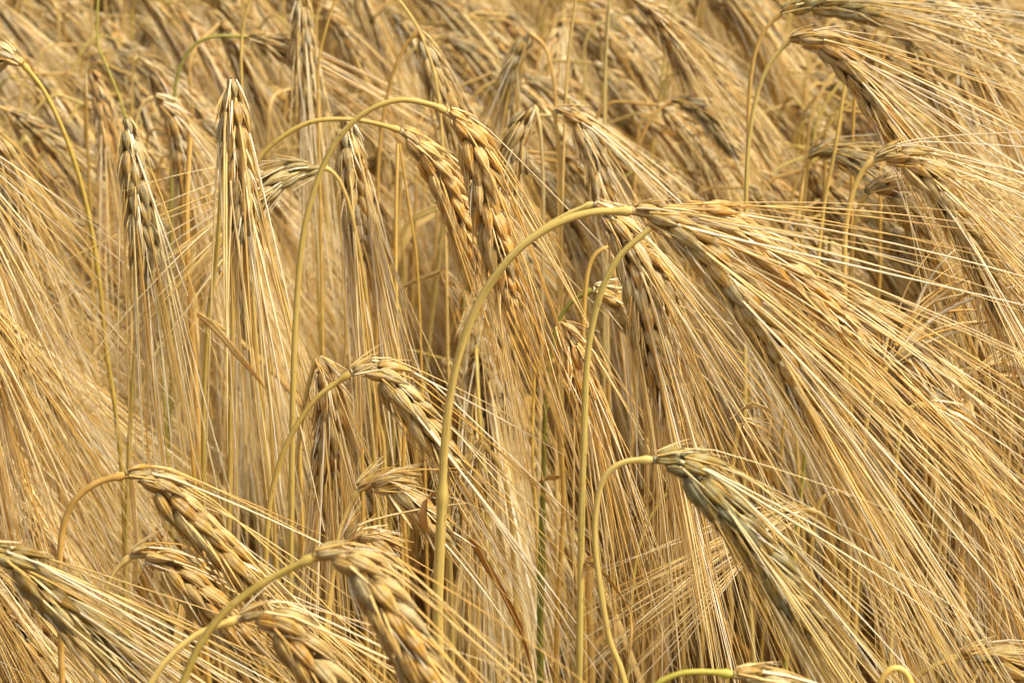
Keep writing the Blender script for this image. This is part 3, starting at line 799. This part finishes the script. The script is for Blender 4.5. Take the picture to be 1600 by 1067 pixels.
# ---------------------------------------------------------------- the crowd behind
# prototypes: foot at the origin, ear arching over towards +X; droop = final angle below level
PROTO = []
for i in range(16):
    rs = np.random.default_rng(500 + i)
    droop = [48, 55, 62, 68, 74, 80, 86, 60, 70, 82, 52, 65, 77, 58, 88, 72][i]
    arc = rs.uniform(.032, .055); hs = rs.uniform(.80, .86) - arc * .3
    ang = [90.0]; ds = .006
    n1 = int(hs / ds); n2 = int(arc / ds); n3 = int(rs.uniform(.066, .088) / ds)
    a = 90.0 - rs.uniform(-2, 3)
    mid = rs.uniform(-45, -30) if droop < 70 else rs.uniform(-60, -30)
    A = list(np.linspace(90, a, n1)) + list(np.interp(np.linspace(0, 1, n2), [0, .3, 1], [a, a - 25, mid])) + list(np.linspace(mid, -droop, n3))
    P = np.zeros((len(A) + 1, 3)); yw = np.cumsum(rs.normal(0, .012, len(A)))
    for k, aa in enumerate(A):
        P[k + 1] = P[k] + ds * np.array([math.cos(R(aa)), .15 * math.sin(yw[k]), math.sin(R(aa))])
    ns = n1 + n2
    stem, _ = smooth(P[:ns - 2:5].tolist() + [P[ns]], .007)
    E, _ = smooth(P[ns::3].tolist() + ([P[-1]] if (len(P) - 1 - ns) % 3 else []), .003, 10)
    roll = rs.normal(0, .6)
    pr = dict(P=P, ns=ns)
    r = .00088 * rs.uniform(.85, 1.15)
    pr['stem'] = stem_mb(stem, r * 1.3, r * .9, 8, knots=(rs.uniform(.45, .65),), rnd=rs.uniform())
    fr = [np.array(q) for q in grain_frames(E, roll, rs)]
    for lod in (0, 1):
        rs2 = np.random.default_rng(700 + i)
        em = MB(); rachis(em, E, n=4); add_grains(em, *fr[:4], *((7, 7) if lod == 0 else (5, 5)), rs2)
        am = MB(); add_awns(am, *fr, rs2, 9 if lod == 0 else 6, 3, .158, 1.1, .95)
        add_awns(am, *fr, rs2, 9 if lod == 0 else 6, 3, .158, 1.4, .9)
        if lod == 0:
            add_glumes(am, *fr, rs2, 3, per=1)
        pr['ear%d' % lod], pr['awn%d' % lod] = em, am
    p0 = stem[int(len(stem) * rs.uniform(.5, .72))]; sy = rs.choice([-1, 1])
    path = [p0, p0 + [.01, sy * .01, .04], p0 + [.03, sy * .03, .06], p0 + [.05, sy * .05, .0], p0 + [.055, sy * .06, -.11]]
    pr['leaf'] = leaf_mb(path, rs.uniform(.003, .0055), rs.uniform(), rs.normal(0, 2.5))
    pr['me'] = dict(stem=pr['stem'].mesh('stem', [M_STEM]), ear=pr['ear0'].mesh('ear', [M_GRAIN]), awns=pr['awn0'].mesh('awns', [M_AWN]), leaf=pr['leaf'].mesh('leaf', [M_LEAF]))
    # low detail version in one piece, materials 0 stem 1 grain 2 awn 3 leaf
    parts = []
    off = 0
    for mi, q in enumerate((stem_mb(stem[::2] if len(stem) % 2 else np.vstack([stem[::2], stem[-1:]]), r * 1.3, r * .9, 5, rnd=.4), pr['ear1'], pr['awn1'], pr['leaf'])):
        v, f, pc, rn, _ = q.arrays()
        parts.append((v, f + off, pc, rn, np.full(len(f), mi, np.int32))); off += len(v)
    pr['low'] = tuple(np.concatenate([q[k] for q in parts]) for k in range(5))
    # sample points for visibility and overlap tests
    S = P[int(len(P) * .45):ns:3]; EE = P[ns::3]
    aw = P[-1] + np.outer(np.linspace(.02, .11, 4), unit(P[-1] - P[-6]))
    pr['smp'] = np.vstack([S, EE, aw]); pr['kind'] = np.array([0] * len(S) + [1] * len(EE) + [2] * len(aw))
    PROTO.append(pr)

cells = {}
for a, b, c, r in PROT:
    cells.setdefault((int(a // 50), int(b // 50)), []).append((a, b, c, r))


def clear_of_heroes(W, kinds):
    x, y, z = project(W)
    for a, b, c, kd in zip(x, y, z, kinds):
        if not (-60 < a < 1660 and -60 < b < 1130):
            continue
        grow = (4, 26, 6)[kd]
        ci, cj = int(a // 50), int(b // 50)
        for i in (-1, 0, 1):
            for j in (-1, 0, 1):
                for q in cells.get((ci + i, cj + j), ()):
                    if c < q[2] + .012 and (a - q[0]) ** 2 + (b - q[1]) ** 2 < (q[3] * (1.0 if kd != 2 else .6) + grow) ** 2:
                        return False
    return True


fills = []
Y0, Y1 = .98, 3.3
tries = 0
occ = {}
for k in range(4000):
    y = Y0 + (Y1 - Y0) * rng.uniform() ** 1.1
    hw = .178 * y + .32
    x = rng.uniform(-hw - .05, hw - .02)
    if y < 1.2 and rng.uniform() > .55:
        continue
    if y > 1.35 and rng.uniform() > .74:
        continue
    key = (int(x / .03), int(y / .03))
    if occ.get(key, 0) >= 1:
        continue
    xn = x / (.178 * y)           # -1 left edge .. 1 right edge of the picture
    # the wind has combed the field to the right; left of centre the ears hang straighter
    want = 63 if xn > .1 else (80 if xn > -.7 else 68)
    cand = sorted(range(16), key=lambda i: abs([48, 55, 62, 68, 74, 80, 86, 60, 70, 82, 52, 65, 77, 58, 88, 72][i] - want) + rng.uniform(0, 16))
    i = cand[0]
    rz = rng.normal(R(-10), R(24)) if rng.uniform() < .88 else rng.uniform(-math.pi, math.pi)
    hsc = rng.normal(1.0, .035)
    if y > 1.9: hsc *= 1.02
    tilt = rng.normal(0, R(2.5))
    Mx = Matrix.LocRotScale(Vector((x, y, 0)), Euler((tilt, rng.normal(R(2), R(2.5)), rz)), Vector((1.14, 1.14, hsc)) if y > 1.35 else Vector((1, 1, hsc)))
    M4 = np.array(Mx)
    W = PROTO[i]['smp'] @ M4[:3, :3].T + M4[:3, 3]
    if not clear_of_heroes(W, PROTO[i]['kind']):
        continue
    if W[:, 1].min() < .80:
        continue
    occ[key] = occ.get(key, 0) + 1
    fills.append((i, Mx, W, y))

# how large each one shows: in frame ear points weighted by nearness
def shown(fl):
    x, y, z = project(fl[2])
    k = PROTO[fl[0]]['kind']
    inn = (x > 0) & (x < 1600) & (y > 0) & (y < 1067) & (k >= 1)
    return inn.sum() / max(1, len(x)) / (fl[3] ** 2.5)

fills.sort(key=shown, reverse=True)
N_IND = 300 - len(H) - 1
ind, rest = fills[:N_IND], fills[N_IND:]
CG = 'crowded barley plants behind the front ones'
TINT = [(.86, .77, .62), (.94, .87, .74), (.72, .66, .54), (.82, .68, .50), (.88, .80, .64), (.68, .63, .54)]
STN = [(.9, .84, .7), (.76, .76, .58), (.95, .86, .72), (.85, .72, .52), (.78, .8, .5)]
labs = []
for fl in ind:
    i, Mx, W, y = fl
    k = PROTO[i]['kind']
    e = W[k == 1]
    x0, y0, z0 = project(e[0]); x1, y1, _ = project(e[-1])
    dx, dy = x1 - x0, y1 - y0
    att = 'ear straight down' if abs(dx) < .32 * abs(dy) else ('ear slanting right' if dx > 0 else 'ear slanting left')
    mx, my = (x0 + x1) / 2, (y0 + y1) / 2
    j = min(range(len(HEROES)), key=lambda q: (HEROES[q][0] - mx) ** 2 + (HEROES[q][1] - my) ** 2)
    hx, hy = HEROES[j][:2]
    side = ('right' if mx > hx else 'left') if abs(mx - hx) > abs(my - hy) else ('below' if my > hy else 'above')
    side = {'right': 'right of', 'left': 'left of', 'below': 'below', 'above': 'above'}[side]
    labs.append([att, side, HEROES[j][3], my, mx])
groups = {}
for q, l in enumerate(labs):
    groups.setdefault((l[0], l[1], l[2]), []).append(q)
ORD = ['first', 'second', 'third', 'fourth', 'fifth', 'sixth', 'seventh', 'eighth', 'ninth', 'tenth', 'eleventh', 'twelfth', 'thirteenth', 'fourteenth', 'fifteenth', 'sixteenth', 'seventeenth', 'eighteenth', 'nineteenth', 'twentieth']
final = [None] * len(ind)
for key, mem in groups.items():
    mem.sort(key=lambda q: labs[q][3])
    for r_, q in enumerate(mem):
        o_ = '' if len(mem) == 1 else (['upper', 'lower'][r_] + ' ' if len(mem) == 2 else ORD[min(r_, 19)] + ' from top, ')
        final[q] = (o_ + 'plant behind, ' + key[1] + ' ' + key[2] + ', ' + key[0])
for fl, lab in zip(ind, final):
    i, Mx, W, y = fl
    pr = PROTO[i]
    root = empty('barley_plant', (0, 0, 0), lab, 'barley plant', CG)
    root.matrix_world = Mx
    tn = TINT[rng.integers(len(TINT))]; st = STN[rng.integers(len(STN))]
    link('stem', pr['me']['stem'], root, st)
    ear = link('ear', pr['me']['ear'], root, tn)
    link('awns', pr['me']['awns'], ear, tuple(.76 + .34 * c_ for c_ in tn))
    if rng.uniform() < .6:
        link('leaf', pr['me']['leaf'], root, (1, .9, .75))

acc = [[] for _ in range(5)]
off = 0
for i, Mx, W, y in rest:
    v, f, pc, rn, mi = PROTO[i]['low']
    M4 = np.array(Mx)
    acc[0].append((v @ M4[:3, :3].T + M4[:3, 3]).astype(np.float32)); acc[1].append((f + off).astype(np.int32))
    acc[2].append(pc.astype(np.float32)); acc[3].append(((rn + rng.uniform()) % 1).astype(np.float32)); acc[4].append(mi)
    off += len(v)
fld = link('barley_field', arr_mesh('barley_field', tuple(np.concatenate(a) for a in acc), [M_STEM, M_GRAIN, M_AWN, M_LEAF]), None, (.98, .93, .82))
fld['kind'] = 'stuff'; fld['label'] = 'dense ripe barley farther back, a blur of golden ears and whiskers'; fld['category'] = 'barley field'

# dry undergrowth: old leaves and broken straw standing and lying low between the stalks
mb = MB()
for k in range(2600):
    y = rng.uniform(1.0, 3.2); hw = .178 * y + .25
    x = rng.uniform(-hw, hw)
    h0 = rng.uniform(.0, .45) if k % 3 else rng.uniform(.35, .66)
    a = rng.uniform(0, 2 * math.pi); ln = rng.uniform(.10, .28)
    dx, dy = math.cos(a), math.sin(a)
    p0 = np.array([x, y, h0])
    lean = rng.uniform(.1, .6)
    path = np.array([p0, p0 + [dx * ln * .25 * lean, dy * ln * .25 * lean, ln * .5], p0 + [dx * ln * .6 * lean, dy * ln * .6 * lean, ln * .72], p0 + [dx * ln * .95 * lean, dy * ln * .95 * lean, ln * rng.uniform(.3, .95)]])
    P, _ = smooth(path, .03, 7)
    u = np.linspace(0, 1, len(P))
    W = rng.uniform(.0015, .0036) * np.interp(u, [0, .2, .7, 1], [.6, 1, .8, .08])
    th = rng.uniform(0, math.pi)
    side = np.broadcast_to(np.array([math.cos(th), math.sin(th), rng.normal(0, .3)]), P.shape)
    mb.ribbon(P, W, side + u[:, None] * rng.normal(0, .8, 3), rng.uniform())
und = link('dry_undergrowth', mb.mesh('dry_undergrowth', [M_LEAF]), None, (.96, .85, .62))
und['kind'] = 'stuff'; und['label'] = 'withered leaves and straw low between the barley stalks'; und['category'] = 'undergrowth'
print('grains', N_SPLIT, 'ind', len(ind), 'rest', len(rest), 'stuff verts', off)
